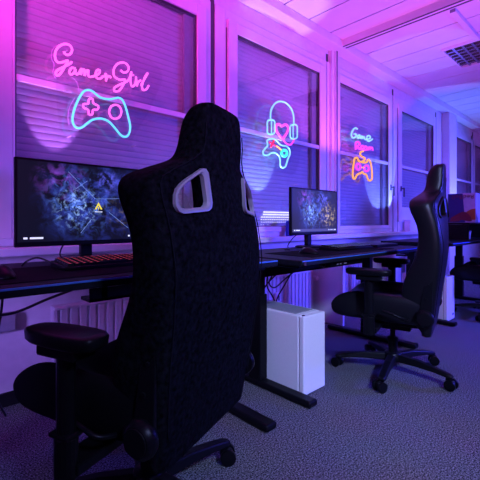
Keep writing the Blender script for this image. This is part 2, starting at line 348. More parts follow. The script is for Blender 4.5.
w4 = window(4, *WX[3], ZB[3], 'window beyond the signs with a dark blue pane', handle=-.045)
w5 = window(5, *WX[4], ZB[4], 'distant window past the pilaster', handle=.95)
w6 = window(6, *WX[5], ZB[5], 'furthest window at the right end of the wall')
# daylight slots of the second window's shutter (rows of slits left open)
s = MB()
for r_ in range(6):
    z = .905+r_*.0215
    n0 = 0 if r_ < 4 else 1
    for k in range(n0, 17):
        x = 2.335+k*.029+(.006 if r_ % 2 else 0)
        wd = (.010, .013, .016, .021, .024, .024)[r_]; hh = (.003, .004, .006, .0075, .009, .0095)[r_]
        if r_ == 0 and k not in (0, 1, 3): continue
        s.box(x, x+wd, YW+.042, YW+.0445, z, z+hh)
sl = s.build('daylight_slots', M['slotlight'], w2); sl.location = (-2.0, -YW, -ZB[1])

# ------------------------------------------------------------------ neon signs
def p3(l, y): return [(x, y, z) for x, z in l]
def neon(name, strokes, m, parent, r, closed=False, n=5, off=(0, 0)):
    b = MB()
    for st in strokes: b.tube(catmull([(x-off[0], 0, z-off[1]) for x, z in st], closed, n), r, 8, closed)
    o = b.build(name, m, parent, smooth=True); return o
YS = 2.10
def plate(poly, parent, off):
    b = MB(); P = catmull([(x-off[0], 0, z-off[1]) for x, z in poly], True, 4)
    b.loft([[(p.x, .012, p.z) for p in P], [(p.x, .016, p.z) for p in P]]); b.build('acrylic_plate', M['acryl'], parent)
def sign(label, off, pl):
    r = thing('neon_sign', label, 'neon sign', (off[0], YS, off[1]))
    plate(pl, r, off); return r
def standoffs(pts, parent, off):
    for (x, z) in pts: MB().cyl((x-off[0], .016, z-off[1]), (x-off[0], YW-.015-YS, z-off[1]), .003, seg=8).build('standoff', M['white'], parent)
o1 = (.85, 1.45)
g = sign('pink GamerGirl lettering over a cyan game controller outline', o1, S1_PLATE)
neon('pink_lettering', S1_TEXT, M['pink'], g, .0062, off=o1)
neon('controller_outline', S1_PAD, M['cyan'], g, .0060, True, off=o1)
neon('direction_pad', S1_PLUS, M['pink'], g, .0058, True, 3, off=o1)
neon('round_button', S1_RING, M['pink'], g, .0062, True, off=o1)
wb = MB()
for st in S1_WIRE: wb.tube(catmull([(x-o1[0], .004, z-o1[1]) for x, z in st], n=6), .0022, 6)
wb.build('sign_wire', M['wire'], g, smooth=True)
standoffs([(.70, 1.86), (1.16, 1.76), (.72, 1.40), (1.10, 1.40)], g, o1)
o2 = (2.55, 1.4)
g = sign('neon headphones around a pink heart above a small controller, at the second window', o2, S2_PLATE)
neon('headband', S2_BAND, M['ice'], g, .0068, off=o2); neon('ear_cup', S2_CUP[:1], M['ice'], g, .0068, True, 3, off=o2)
neon('ear_cup', S2_CUP[1:], M['ice'], g, .0068, True, 3, off=o2); [neon('cup_stripe', [q], M['ice'], g, .005, off=o2) for q in S2_CUPL]
neon('heart', S2_HEART, M['hot'], g, .0105, True, off=o2); neon('ribbon', S2_RIB, M['violet'], g, .008, off=o2)
neon('controller_outline', S2_PAD, M['ice'], g, .0066, True, off=o2); neon('cross_button', S2_X, M['red'], g, .008, off=o2)
neon('slider_line', S2_BLADE, M['orange'], g, .007, off=o2); neon('round_button', S2_DISC, M['green'], g, .012, True, off=o2)
standoffs([(2.43, 1.62), (2.83, 1.60), (2.70, 1.27)], g, o2)
o3 = (3.85, 1.5)
g = sign('small sign reading Game Room over an orange neon controller', o3, S3_PLATE)
neon('blue_lettering', S3_GAME, M['ice'], g, .0085, off=o3); neon('pink_lettering', S3_ROOM, M['violet'], g, .010, off=o3)
neon('controller_cord', S3_HOOK, M['orange'], g, .0095, off=o3); neon('controller_outline', S3_PAD, M['orange'], g, .0095, True, 3, off=o3)
neon('button_ring', S3_RINGS[:1], M['violet'], g, .012, True, off=o3); neon('button_ring', S3_RINGS[1:], M['violet'], g, .012, True, off=o3)
neon('link_line', S3_LINK, M['orange'], g, .007, off=o3)
standoffs([(3.86, 1.72), (4.2, 1.62)], g, o3)

# ------------------------------------------------------------------ desks
def desk(label, x0, x1, zt, feet, edge, y0=1.10, y1=1.75, back=1.86, tray=None):
    cx = (x0+x1)/2; r = thing('standing_desk', label, 'desk', (cx, 1.45, 0), group=None)
    X = lambda x: x-cx
    Y = lambda y: y-1.45
    o = MB().box(X(x0), X(x1), Y(y0), Y(y1), zt-.028, zt).build('tabletop', M['desk'], r, bevel=.004)
    MB().box(X(x0)+.005, X(x1)-.005, Y(y0)-.0025, Y(y0)-.0003, zt-.008, zt-.0015).build('painted_edge_glint', M['edgeglint'], r, bevel=.001)  # thin strip that carries the painted highlight of the front edge
    MB().box(X(feet[0]), X(feet[1]), Y(1.47), Y(1.53), zt-.050, zt-.0285).build('crossbeam', M['bmetal'], r, bevel=.004)
    for fx in feet:
        f = MB().box(X(fx)-.035, X(fx)+.035, Y(1.11), Y(back), .004, .038).build('foot', M['bmetal'], r, bevel=.012, seg=3)
        for q in (1.15, back-.04): MB().cyl((X(fx), Y(q), 0), (X(fx), Y(q), .006), .022, seg=14).build('levelling_pad', M['bplast'], f)
        c = MB().box(X(fx)-.03, X(fx)+.03, Y(1.455), Y(1.545), .038, .52).build('leg_column', M['bmetal'], r, bevel=.005)
        MB().box(X(fx)-.024, X(fx)+.024, Y(1.465), Y(1.535), .52, zt-.0285).build('inner_tube', M['bmetal'], c, bevel=.004)
        MB().box(X(fx)-.03, X(fx)+.03, Y(y0+.08), Y(y1-.04), zt-.052, zt-.0285).build('side_bracket', M['bmetal'], r, bevel=.003)
    ta, tb_ = (X(feet[0])+.1 if tray is None else X(tray)), X(feet[1])-.1
    MB().box(ta, tb_, Y(1.60), Y(1.70), .585, .60).box(ta, tb_, Y(1.60), Y(1.606), .585, .645).box(ta+.05, ta+.08, Y(1.60), Y(1.62), .60, zt-.028).box(tb_-.08, tb_-.05, Y(1.60), Y(1.62), .60, zt-.028).build('cable_tray', M['bmetal'], r, bevel=.002)
    return r, X, Y
d1, X1, Y1 = desk('dark standing desk on the left behind the big foreground chair', -.30, 1.262, .762, (-.17, 1.235), 0, tray=.62)
d2, X2, Y2 = desk('dark standing desk in the middle with the smaller lit monitor on it', 1.43, 2.95, .745, (1.545, 2.81), 0)
d3, X3, Y3 = desk('dark standing desk at the far right with the carton shelf on it', 3.54, 5.20, .745, (3.67, 5.05), 0)
# hand switch with small marks below the middle desk's front edge
hs = MB().box(X2(1.72), X2(2.06), Y2(1.13), Y2(1.20), .685, .7168).build('control_box', M['bplast'], d2, bevel=.004)
for a, b in ((1.78, 1.795), (1.81, 1.825), (1.85, 1.88)): MB().box(X2(a), X2(b), Y2(1.1275), Y2(1.1295), .697, .703).build('control_mark', M['grey'], hs)
MB().cyl((X2(1.445), Y2(1.092), .722), (X2(1.445), Y2(1.092), .741), .008, seg=14).build('corner_cap', M['chrome'], d2)

# ------------------------------------------------------------------ monitors
def monitor(label, x0, x1, z0, z1, y, zdesk, sm, marks, tilt=0):
    cx = (x0+x1)/2; r = thing('monitor', label, 'monitor', (cx, y, zdesk))
    w = (x1-x0)/2; a, b = z0-zdesk, z1-zdesk
    h = MB().box(-w, w, 0, .022, a, b).build('housing', M['bplast'], r, bevel=.004)
    MB().box(-w*.55, w*.55, .022, .05, a+.06, b-.08).build('rear_cover', M['bplast'], h, bevel=.012)
    s = MB().box(-w+.010, w-.010, -.0012, .001, a+.020, b-.010).build('screen', sm, r)
    MB().box(-.026, .026, .052, .085, .012, (a+b)/2).build('stand_neck', M['bplast'], r, bevel=.006)
    MB().box(-.045, .045, .040, .056, (a+b)/2-.06, (a+b)/2+.04).build('mount_block', M['bplast'], r, bevel=.004)
    bp = [(.13*math.cos(q), .10*math.sin(q)) for q in [i*PI/12 for i in range(24)]]
    MB().loft([[(p, q+.045, 0.0) for p, q in bp], [(p, q+.045, .010) for p, q in bp], [(p*.9, q*.9+.045, .014) for p, q in bp]]).build('stand_base', M['bplast'], r, smooth=False)
    sw, sh = 2*(w-.010), (b-.010)-(a+.020)
    P = lambda fx, fz: (-w+.010+fx*sw, a+.020+fz*sh)
    if marks:
        k = sw
        def tri(poly, mb):
            mb.loft([[(x, -.0022, z) for x, z in poly], [(x, -.0013, z) for x, z in poly]])
        ex, ez = P(.555, .46)
        em = MB(); q = .019*k/.6
        # chevron like a letter A with an open foot
        tri([(ex, ez+q), (ex-q*.95, ez-q*.75), (ex-q*.55, ez-q*.75), (ex, ez+q*.28)], em)
        tri([(ex, ez+q), (ex, ez+q*.28), (ex+q*.55, ez-q*.75), (ex+q*.95, ez-q*.75)], em)
        tri([(ex-q*.16, ez-q*.25), (ex+q*.16, ez-q*.25), (ex, ez-q*.95)], em)
        em.build('yellow_emblem', M['yellow'], s)
        um = MB()
        for i in range(8): um.box(ex-q*.9+i*q*.235, ex-q*.9+i*q*.235+q*.16, -.0022, -.0013, ez-q*1.45, ez-q*1.22)
        um.build('emblem_caption', M['uiw'], s)
        ln = MB()
        for (fa, fb, fc, fd) in ((.33, .90, .53, .56), (.64, .38, .80, .16), (.42, .10, .50, .28), (.52, .56, .95, .60), (.38, .68, .47, .80)):
            xa, za = P(fa, fb); xb, zb_ = P(fc, fd); dx, dz = xb-xa, zb_-za; l = math.hypot(dx, dz); nx, nz = -dz/l*.0006, dx/l*.0006
            tri([(xa-nx, za-nz), (xb-nx, zb_-nz), (xb+nx, zb_+nz), (xa+nx, za+nz)], ln)
        ln.build('light_streaks', M['line'], s)
    if not marks: MB().box(P(.01, 0)[0], P(.99, 0)[0], -.0018, -.0013, P(0, .015)[1], P(0, .075)[1]).build('task_bar', M['uibar'], s)
    for f0, f1, ww in ((.035, .06, .022), (.075, .16, .02), (.80, .815, .012), (.835, .85, .012), (.87, .885, .012), (.905, .92, .012), (.945, .985, .03)):
        xa = P(f0, 0)[0]; xb = P(f1, 0)[0]
        MB().box(xa, xb, -.0024, -.0019, P(0, .035)[1], P(0, .058)[1]).build('task_icon', M['uiw'], s)
    return r
monitor('large black monitor on the left desk showing a dark blue wallpaper with a yellow emblem', .362, .972, .828, 1.192, 1.70, .762, M['screen_a'], True)
monitor('smaller black monitor on the middle desk showing a hazy blue and gold picture', 1.986, 2.545, .838, 1.170, 1.655-.04, .745, M['screen_b'], False)

# ------------------------------------------------------------------ keyboards, mice, small desk things
def keyboard(label, x, y, z, w, d, rz, glow, cols=15, group=None):
    r = thing('keyboard', label, 'keyboard', (x, y, z), rz)
    b = MB(); hw, hd = w/2, d/2
    b.loft([[(-hw, -hd, 0), (hw, -hd, 0), (hw, hd, 0), (-hw, hd, 0)], [(-hw, -hd, .012), (hw, -hd, .012), (hw, hd, .024), (-hw, hd, .024)]])
    b.build('keyboard_body', M['bplast'], r, bevel=.003)
    k = MB(); gl = MB(); px = (w-.02)/cols; py = (d-.016)/6
    for j in range(6):
        y0 = -hd+.008+j*py; zz = .0125+.012*(j+.5)/6
        i = 0
        while i < cols:
            sp = 5 if (j == 0 and i == 4) else 1
            x0 = -hw+.01+i*px
            k.loft([[(x0+.0012, y0+.001, zz), (x0+px*sp-.0012, y0+.001, zz), (x0+px*sp-.0012, y0+py-.001, zz), (x0+.0012, y0+py-.001, zz)],
                    [(x0+.003, y0+.003, zz+.009), (x0+px*sp-.003, y0+.003, zz+.009), (x0+px*sp-.003, y0+py-.003, zz+.009), (x0+.003, y0+py-.003, zz+.009)]])
            gl.box(x0+px*.36, x0+px*.64, y0+py*.36, y0+py*.64, zz+.0088, zz+.0094)
            i += sp
    k.build('keycaps', M['bplast'], r); 
    if glow: gl.build('key_lights', glow, r)
    else: gl.bm.free()
    return r
keyboard('black keyboard with red lit keys on the left desk', .66, 1.40, .762, .46, .16, 0, M['keyred'], 18)
keyboard('black keyboard with pale lit keys on the middle desk', 2.27, 1.36, .745, .44, .15, 0, M['keywhite'], 18)
r = thing('laptop', 'flat black closed device lying at the right end of the middle desk', 'laptop', (2.73, 1.40, .745))
box('laptop_base', M['bplast'], r, (-.17, .17, -.11, .11, 0, .012), .004); box('laptop_lid', M['bplast'], r, (-.17, .17, -.11, .11, .0125, .020), .003)
def mouse(label, x, y, z, rz):
    r = thing('computer_mouse', label, 'mouse', (x, y, z), rz)
    b = MB(); R = []
    for i in range(9):
        t = i/8; yy = -.062+t*.124; wd = .034*math.sqrt(max(.04, 1-(2*t-1)**2*.9))*(1-.08*math.sin(PI*t)); hh = .038*math.sin(PI*(.08+.84*(1-t)**.8))**.6*(.5+.5*math.sin(PI*(.1+.8*t)))
        R.append([(wd*math.cos(q)*(1 if math.sin(q) < .5 else .92), yy, max(0, hh*math.sin(q))) for q in [PI*k/10 for k in range(11)]])
    b.loft(R); b.build('mouse_body', M['bplast'], r, smooth=True)
    MB().cyl((-.004, .030, .026), (.004, .030, .026), .010, seg=14).build('scroll_wheel', M['grey'], r)
    MB().box(-.0006, .0006, .018, .055, .0215, .0265).build('button_gap', M['gap'], r)
    return r
mouse('black mouse beside the red lit keyboard on the left desk', .245, 1.30, .762, .1)
mouse('black mouse below the smaller monitor on the middle desk', 1.76, 1.30, .745, .1)
tag(box('desk_mat', M['deskpad'], None, (.12, 1.12, 1.16, 1.53, .7621, .7645), .001), 'thin black desk mat under the red lit keyboard', 'desk mat')
tag(box('desk_mat', M['deskpad'], None, (1.60, 2.55, 1.16, 1.50, .7451, .7475), .001), 'thin black desk mat under the pale lit keyboard', 'desk mat')
for o in C.objects:
    if o.name.startswith(('keyboard', 'computer_mouse')) and o.parent is None: o.location.z += .0026
def cable(name, label, pts, r=.0035, cat='cable', m=None):
    return tag(MB().tube(catmull(pts, n=8), r, 8).build(name, m or M['cable'], smooth=True), label, cat)
cable('keyboard_cable', 'short black cable looping from the red lit keyboard to the desk', [(.45, 1.483, .776), (.435, 1.51, .782), (.40, 1.53, .797), (.37, 1.55, .785), (.36, 1.58, .7665)])
cable('monitor_cable', 'black cable drooping from the large monitor to the back of the left desk', [(.62, 1.755, .90), (.58, 1.765, .85), (.545, 1.74, .79), (.56, 1.70, .767), (.60, 1.68, .7665)])
cable('monitor_cable', 'black cable trailing left from the smaller monitor stand on the middle desk', [(2.20, 1.69, .86), (2.12, 1.70, .82), (2.03, 1.68, .765), (1.95, 1.60, .7495), (1.88, 1.58, .7495)])
cable('power_cable', 'thick black cable hanging in a low loop below the left end of the left desk', [(-.02, 1.62, .70), (.06, 1.68, .63), (.20, 1.74, .575), (.36, 1.76, .555), (.50, 1.74, .60), (.66, 1.68, .66), (.74, 1.66, .70)], .006)
cable('power_cable', 'black cable dropping to the floor behind the left armrest', [(.33, 1.72, .725), (.335, 1.80, .56), (.33, 1.95, .30), (.36, 2.02, .12), (.40, 2.05, .012)], .005)
for i, (a, lab) in enumerate(((0, 'leftmost black cable hanging behind the white tower under the middle desk'), (1, 'second black cable hanging behind the white tower, crossing the others'), (2, 'black cable hanging in a deep loop between desk and radiator'), (3, 'rightmost black cable hanging behind the white tower'))):
    if a == 2: pts = [(1.86, 1.65, .60), (1.88, 1.72, .52), (1.97, 1.75, .47), (2.07, 1.74, .52), (2.12, 1.66, .60)]
    else:
        xs = [(1.80, 1.84, 1.95, 1.90), (1.93, 1.82, 1.80, 1.96), (0,)*4, (2.07, 2.03, 1.96, 2.02)][a]
        pts = [(xs[0], 1.65, .61), (xs[1], 1.70, .50), (xs[2], 1.73, .36), (xs[3], 1.75, .15), (xs[3], 1.76, .008)]
    cable('power_cable', lab, pts, .005)
cable('switch_cable', 'thin curly black cable under the front corner of the middle desk', [(1.72, 1.16, .70), (1.69, 1.15, .69), (1.67, 1.15, .70), (1.66, 1.17, .712), (1.69, 1.18, .695), (1.72, 1.19, .69)], .003)
# things on the windowsill
r = thing('drink_can', 'small blue can standing on the windowsill left of the smaller monitor', 'can', (2.585, 2.12, .805))
MB().lathe([(.030, 0), (.034, .006), (.034, .125), (.029, .137)], (0, 0, 0), (0, 0, 1)).build('can_body', M['can'], r, smooth=False)
MB().lathe([(.027, .1371), (.027, .139)], (0, 0, 0), (0, 0, 1)).build('can_lid', M['chrome'], r)
r = thing('paper_box', 'small pale upright box on the windowsill left of the far chair', 'box', (5.07, 2.11, .805))
box('box_body', M['white'], r, (-.05, .05, -.04, .04, 0, .13), .003); box('box_lid', M['white'], r, (-.052, .052, -.042, .042, .1305, .155), .003)

# ------------------------------------------------------------------ computer towers
def tower(label, x, y, wd=.20, dp=.42, h=.43, badge=False):
    r = thing('computer_tower', label, 'computer', (x, y, 0))
    MB().box(-wd/2, wd/2, -dp/2+.0355, dp/2, .012, h).build('case_body', M['pc'], r, bevel=.006)
    MB().box(-wd/2, wd/2, -dp/2, -dp/2+.033, .012, h).build('front_panel', M['pc'], r, bevel=.006)
    MB().box(-wd/2+.004, wd/2-.004, -dp/2+.031, -dp/2+.038, .016, h-.004).build('seam_gasket', M['pcseam'], r)
    MB().cyl((-wd/2+.02, -dp/2+.018, h), (-wd/2+.02, -dp/2+.018, h+.003), .009, seg=18).build('power_button', M['chrome'], r)
    MB().box(-wd/2+.02, wd/2-.02, -dp/2+.07, dp/2-.05, h, h+.0025).build('top_filter', M['pcseam'], r, bevel=.001)
    for sx in (-1, 1):
        for sy in (-1, 1): MB().cyl((sx*.07, sy*.16, 0), (sx*.07, sy*.16, .0125), .014, seg=12).build('rubber_foot', M['bplast'], r)
    if badge: MB().box(wd/2-.065, wd/2-.03, -dp/2-.0015, -dp/2+.0005, .05, .068).build('badge', M['gap'], r)
    return r
tower('white computer tower on the floor beside the middle desk leg', 1.684, 1.415, .195)
tower('white computer tower on the floor behind the far chair, beside the right desk', 3.845, 1.42, h=.42, badge=True)

# ------------------------------------------------------------------ radiators, wall boxes, side panel
def radiator(label, x0, x1, z0=.12, z1=.47):
    r = thing('radiator', label, 'radiator', ((x0+x1)/2, 2.11, 0)); w = (x1-x0)/2
    b = MB(); prof = []; x = -w; p = .050
    while x < w-.001:
        for dx, dy in ((0, 0), (.014, 0), (.019, .011), (.031, .011), (.036, 0)): prof.append((min(x+dx, w), -.045+dy))
        x += p
    prof.append((w, -.045))
    front = [(a, q, zz) for a, q in prof for zz in (z0, z1)]
    va = [b.bm.verts.new((a, q, z0)) for a, q in prof]; vb = [b.bm.verts.new((a, q, z1)) for a, q in prof]
    for i in range(len(va)-1): b.bm.faces.new((va[i], va[i+1], vb[i+1], vb[i]))
    b.build('ribbed_panel', M['radiator'], r)
    MB().box(-w, w, -.029, .02, z0, z1).build('panel_core', M['radiator'], r, bevel=.003)
    MB().box(-w, w, -.047, .025, z1, z1+.018).build('top_grille', M['radiator'], r, bevel=.004)
    MB().cyl((w-.04, -.01, .06), (w-.04, -.01, z0), .009, seg=10).cyl((w-.04, -.01, .06), (w-.04, .078, .06), .009, seg=10).build('pipe', M['radiator'], r)
    MB().cyl((w, 0, z1-.06), (w+.035, 0, z1-.06), .012, seg=12).cyl((w+.030, 0, z1-.06), (w+.030, -.07, z1-.06), .018, .022, seg=16).build('valve', M['white'], r)
    for sx in (-w*.7, w*.7): MB().box(sx-.015, sx+.015, .02, .079, z1-.10, z1-.04).build('wall_bracket', M['radiator'], r)
    return r
radiator('white ribbed radiator under the left desk behind the big chair', .62, 1.62)
radiator('white ribbed radiator behind the white tower under the middle desk', 2.02, 2.86)
radiator('white ribbed radiator behind the far chair seat', 3.30, 4.45)
radiator('white ribbed radiator at the far right behind the shelf', 5.0, 6.3)
r = thing('side_panel', 'plain white upright panel standing out from the wall beside the radiator', 'panel', (2.96, 2.0, 0))
box('panel_board', M['white'], r, (-.012, .012, -.19, .19, .0, .700), .002); box('panel_edge', M['frame'], r, (-.013, .013, -.193, -.1905, .0, .700), .001)
r = thing('wall_trunking', 'grey cable trunking box on the wall at the left picture edge', 'trunking', (.22, YW, .43))
box('trunking_body', M['grey'], r, (-.5, .245, -.045, 0, -.045, .045), .004); box('trunking_lid', M['grey'], r, (-.5, .240, -.050, -.0455, -.038, .038), .003)
r = thing('wall_socket', 'small white socket low on the wall under the middle desk', 'socket', (2.93, YW, .36))
r.location = (2.35, 2.04, .30)
box('socket_plate', M['white'], r, (-.03, .03, .0, .02, -.045, .045), .004); box('socket_hole', M['gap'], r, (-.008, .008, -.001, .0005, -.02, .02), .0)

# ------------------------------------------------------------------ far right: desk shelf and carton
SX, SY = 4.78, 1.36
r = thing('desk_shelf', 'black low shelf standing on the far right desk under the carton', 'shelf', (SX, SY, .745))
box('shelf_board', M['bmetal'], r, (-.34, .34, -.14, .14, .160, .178), .003)
for sx in (-1, 1): box('side_plate', M['bmetal'], r, (sx*.33-.012, sx*.33+.012, -.13, .13, 0, .1595), .003)
box('rear_rail', M['bmetal'], r, (-.317, .317, .10, .115, .02, .05), .002)
r = thing('glass_tumbler', 'pale blue plastic beaker under the shelf on the far right desk', 'cup', (4.66, 1.30, .745))
MB().lathe([(.028, 0), (.036, .09), (.033, .09), (.026, .004)], (0, 0, 0), (0, 0, 1)).build('beaker_wall', M['white'], r, smooth=False)
MB().lathe([(.0375, .080), (.0375, .090)], (0, 0, 0), (0, 0, 1)).build('beaker_rim', M['grey'], r)
CB = thing('carton', 'blue and silver drink carton standing upside down on the black shelf', 'carton', (4.67, 1.335, .9232), -PI/2+.06)
W_, D_, H_ = .27, .24, .32
body = MB().box(-W_/2, W_/2, -D_/2, D_/2, 0, H_).build('carton_body', M['cartsil'], CB, bevel=.003)
yf = -D_/2
def flat(poly, m, name, e=.0006): MB().loft([[(a, yf-.0002, b) for a, b in poly], [(a, yf-e, b) for a, b in poly]]).build(name, m, body)
h = W_/2
flat([(-h+.003, .004), (.035, .004), (.012, H_-.004), (-h+.003, H_-.004)], M['cartblue'], 'blue_field', .0008)
sun = [(h-.003, .03)]+[(h-.003-(.12)*math.sin(t), .03+.12*math.cos(t)) for t in [i*PI/2/12 for i in range(13)]]+[(h-.12, .03)]
flat(sun, M['cartsun'], 'amber_disc', .0010)
flat([(-h+.02, .012), (-.03, .012), (.0, .03), (.04, .02), (.08, .012), (.10, .02), (.09, .06), (.07, .09), (.04, .115), (.01, .12), (-.03, .10), (-.07, .075), (-.10, .055)], M['cartred'], 'red_animal_print', .0013)
def text(body_, size, m, parent, loc, rot, name, ext=.0006):
    cu = bpy.data.curves.new(name, 'FONT'); cu.body = body_; cu.size = size; cu.extrude = ext; cu.align_x = 'CENTER'
    o = bpy.data.objects.new('tmp', cu); C.objects.link(o)
    dg = bpy.context.evaluated_depsgraph_get(); dg.update()
    me = bpy.data.meshes.new_from_object(o.evaluated_get(dg)); bpy.data.objects.remove(o)
    q = bpy.data.objects.new(name, me); C.objects.link(q); me.materials.append(m); q.parent = parent; q.location = loc; q.rotation_euler = rot
    return q
for i, (ch, lx) in enumerate(zip('RedBull', (.100, .066, .032, -.006, -.043, -.071, -.090))):
    text(ch, .062, M['cartred'], body, (lx, yf-.0016, H_-.02), (PI/2, PI, 0), 'brand_letter')

# ------------------------------------------------------------------ ceiling lights
r = thing('ceiling_light', 'square recessed louvered ceiling light, switched off', 'ceiling light', (4.60, 1.12, ZC))
f = MB()
for a in ((-.325, -.305, -.325, .325), (.305, .325, -.325, .325), (-.305, .305, -.325, -.305), (-.305, .305, .305, .325)): f.box(*a, -.030, .0)
f.build('light_frame', M['white'], r, bevel=.002)
MB().box(-.305, .305, -.305, .305, -.006, -.001).build('reflector', M['louvdark'], r)
lv = MB(); n = 7
for i in range(1, n):
    q = -.305+.61*i/n
    for x0, x1, y0, y1 in ((q-.012, q+.012, -.305, .305), (-.305, .305, q-.012, q+.012)):
        cx, cy = (x0+x1)/2, (y0+y1)/2; ax = (x1-x0) < (y1-y0)
        if ax: lv.loft([[(cx-.004, y0, -.006), (cx+.004, y0, -.006), (cx+.011, y0, -.028), (cx-.011, y0, -.028)], [(cx-.004, y1, -.006), (cx+.004, y1, -.006), (cx+.011, y1, -.028), (cx-.011, y1, -.028)]])
        else: lv.loft([[(x0, cy-.004, -.006), (x0, cy+.004, -.006), (x0, cy+.011, -.0281), (x0, cy-.011, -.0281)], [(x1, cy-.004, -.006), (x1, cy+.004, -.006), (x1, cy+.011, -.0281), (x1, cy-.011, -.0281)]])
lv.build('louver_grid', M['louv'], r)
r = thing('light_bar', 'narrow white bar on the ceiling leading to the louvered light', 'light bar', (3.90, 1.10, ZC))
box('bar_body', M['white'], r, (-.36, .36, -.022, .022, -.035, 0), .004); box('bar_end_cap', M['silver'], r, (-.366, -.3605, -.022, .022, -.035, 0), .001)

# ------------------------------------------------------------------ gaming chairs
WZ = [(.305, .236), (.32, .244), (.42, .256), (.55, .273), (.75, .284), (.88, .288), (.96, .291), (1.02, .292), (1.042, .280), (1.060, .245), (1.098, .148), (1.115, .133), (1.19, .122), (1.235, .117), (1.252, .108), (1.262, .085)]
def wid(z):
    for (a, wa), (b, wb) in zip(WZ, WZ[1:]):
        if a <= z <= b: return wa+(wb-wa)*(z-a)/(b-a)
    return WZ[0][1] if z < WZ[0][0] else WZ[-1][1]
YB = [(.30, -.232), (.45, -.256), (.55, -.272), (.68, -.292), (.82, -.306), (1.0, -.300), (1.12, -.292), (1.27, -.288)]
def yback(z): return lerp(YB, z)
def lerp(keys, z):
    if z <= keys[0][0]: return keys[0][1]
    for (a, wa), (b, wb) in zip(keys, keys[1:]):
        if z <= b: return wa+(wb-wa)*(z-a)/(b-a)
    return keys[-1][1]
THK = [(.33, .05), (.40, .085), (.6, .095), (.75, .075), (.90, .055), (1.04, .050), (1.10, .070), (1.14, .080), (1.22, .080), (1.262, .04)]
WNG = [(.33, .0), (.40, .05), (.55, .10), (.65, .08), (.75, .05), (.90, .055), (1.0, .078), (1.05, .070), (1.09, .03), (1.12, .010), (1.262, 0)]
WRP = [(.33, .0), (.60, .012), (.80, .015), (.92, .035), (1.0, .060), (1.05, .060), (1.09, .035), (1.13, .010), (1.262, .005)]
def wrap(x, z): return lerp(WRP, z)*min(1.2, abs(x)/max(.05, wid(z)))**2.2
HOLE = [(.118, .970), (.222, .960), (.222, .998), (.204, 1.020), (.126, 1.064)]
def gaming_chair(label, loc, facing, base_ang, fab, sidefab, ringm, arm_z, arm_x=.345, arm_y=0.):
    r = thing('gaming_chair', label, 'chair', (loc[0], loc[1], 0), math.radians(facing-90))
    # backrest: lofted rings, each a closed section (flat back, upright side, forward wing, hollow front)
    zs = [.305, .307, .316, .34, .40, .47, .56, .66, .76, .86, .92, .97, 1.01, 1.032, 1.048, 1.066, 1.086, 1.098, 1.112, 1.15, 1.20, 1.235, 1.252, 1.258, 1.262]
    R = []
    for z in zs:
        w, t, g, y = wid(z), lerp(THK, z), lerp(WNG, z), yback(z)
        half = [(.0, 0), (.5, 0), (.86, 0), (.955, .004), (.998, .022), (1.0, .5*(t+g)), (.975, t+g-.012), (.90, t+g), (.80, t+g*.50), (.66, t+g*.06), (.25, t*.98)]
        pts = [(k*w, y+q) for k, q in half]+[(0, y+t)]+[(-k*w, y+q) for k, q in half[:0:-1]]
        R.append([(a, b+wrap(a, z), z) for a, b in pts])
    bk = MB().loft(R).build('backrest', fab, r, smooth=True, subsurf=2)
    bake(bk)
    for sx in (-1, 1):
        cut = MB(); cx = sum(a for a, _ in HOLE)/5; cz = sum(b for _, b in HOLE)/5
        def sec(y, k): return [(sx*(cx+(a-cx)*k), y, cz+(b-cz)*k) for a, b in HOLE]
        yb = yback(cz)+wrap(cx, cz)
        cut.loft([sec(yb-.08, 1.0), sec(yb+.008, 1.0), sec(yb+.10, 1.75)]); co = cut.build('cutter', fab)
        co.parent = r
        bo = bk.modifiers.new('h', 'BOOLEAN'); bo.operation = 'DIFFERENCE'; bo.object = co; bo.solver = 'EXACT'
        bake(bk); bpy.data.objects.remove(co)
    autosmooth(bk, 50)
    for sx in (-1, 1):
        cx = sum(a for a, _ in HOLE)/5; cz = sum(b for _, b in HOLE)/5; rings = []
        def path(k, dy):
            P = []
            n = len(HOLE)
            for i in range(n):
                a, b = Vector(HOLE[i-1]), Vector(HOLE[i]); c_ = Vector(HOLE[(i+1) % n])
                for q in (b+(a-b).normalized()*.016, b+(a-b).normalized()*.005+(c_-b).normalized()*.005, b+(c_-b).normalized()*.016):
                    x, z = cx+(q.x-cx)*k, cz+(q.y-cz)*k
                    P.append((sx*x, yback(z)+wrap(x, z)+dy, z))
            return P
        ringmb = MB().loft([path(1.30, .004), path(1.28, -.006), path(1.10, -.007), path(.98, -.002), path(.98, .010), path(1.03, .010)], closed=True)
        autosmooth(ringmb.build('vent_trim', ringm, bk), 50)
    # piping: stitched seam following each rear edge
    sm = MB()
    for sx in (-1, 1):
        P = [(sx*(wid(z)*.90), yback(z)+wrap(wid(z)*.9, z)-.0015, z) for z in [.40+.04*i for i in range(21)]]
        sm.tube(catmull(P, n=2), .0018, 6)
    sm.build('piping', M['stitch'], bk, smooth=True)
    # seat
    R = []
    ys = [-.235, -.225, -.15, -.05, .08, .18, .26, .308, .322]
    for i, y in enumerate(ys):
        t = (y+.235)/.557
        w = .262+.018*math.sin(PI*t)-(.03 if i in (0, 8) else 0); top = .462+.012*t-(.07 if i == 8 else .022 if i == 7 else .03 if i == 0 else 0)
        bol = .060*(1-max(0, (t-.75)/.25)) ; bot = .355+(.045 if i == 8 else .012 if i == 7 else 0)
        half = [(0, bot), (.6, bot), (.93, bot+.006), (1.0, bot+.05), (1.0, top+bol*.45), (.93, top+bol), (.80, top+bol*.9), (.62, top+.006), (.3, top)]
        R.append([(k*w, y, z) for k, z in half]+[(0, y, top)]+[(-k*w, y, z) for k, z in half[:0:-1]])
    seat = MB().loft(R).build('seat', sidefab, r, smooth=True, subsurf=2)
    ss = MB()
    for sx in (-1, 1): ss.tube(catmull([(sx*.168, y, .474+.012*(y+.235)/.533) for y in (-.18, -.05, .1, .22)], n=4), .002, 6)
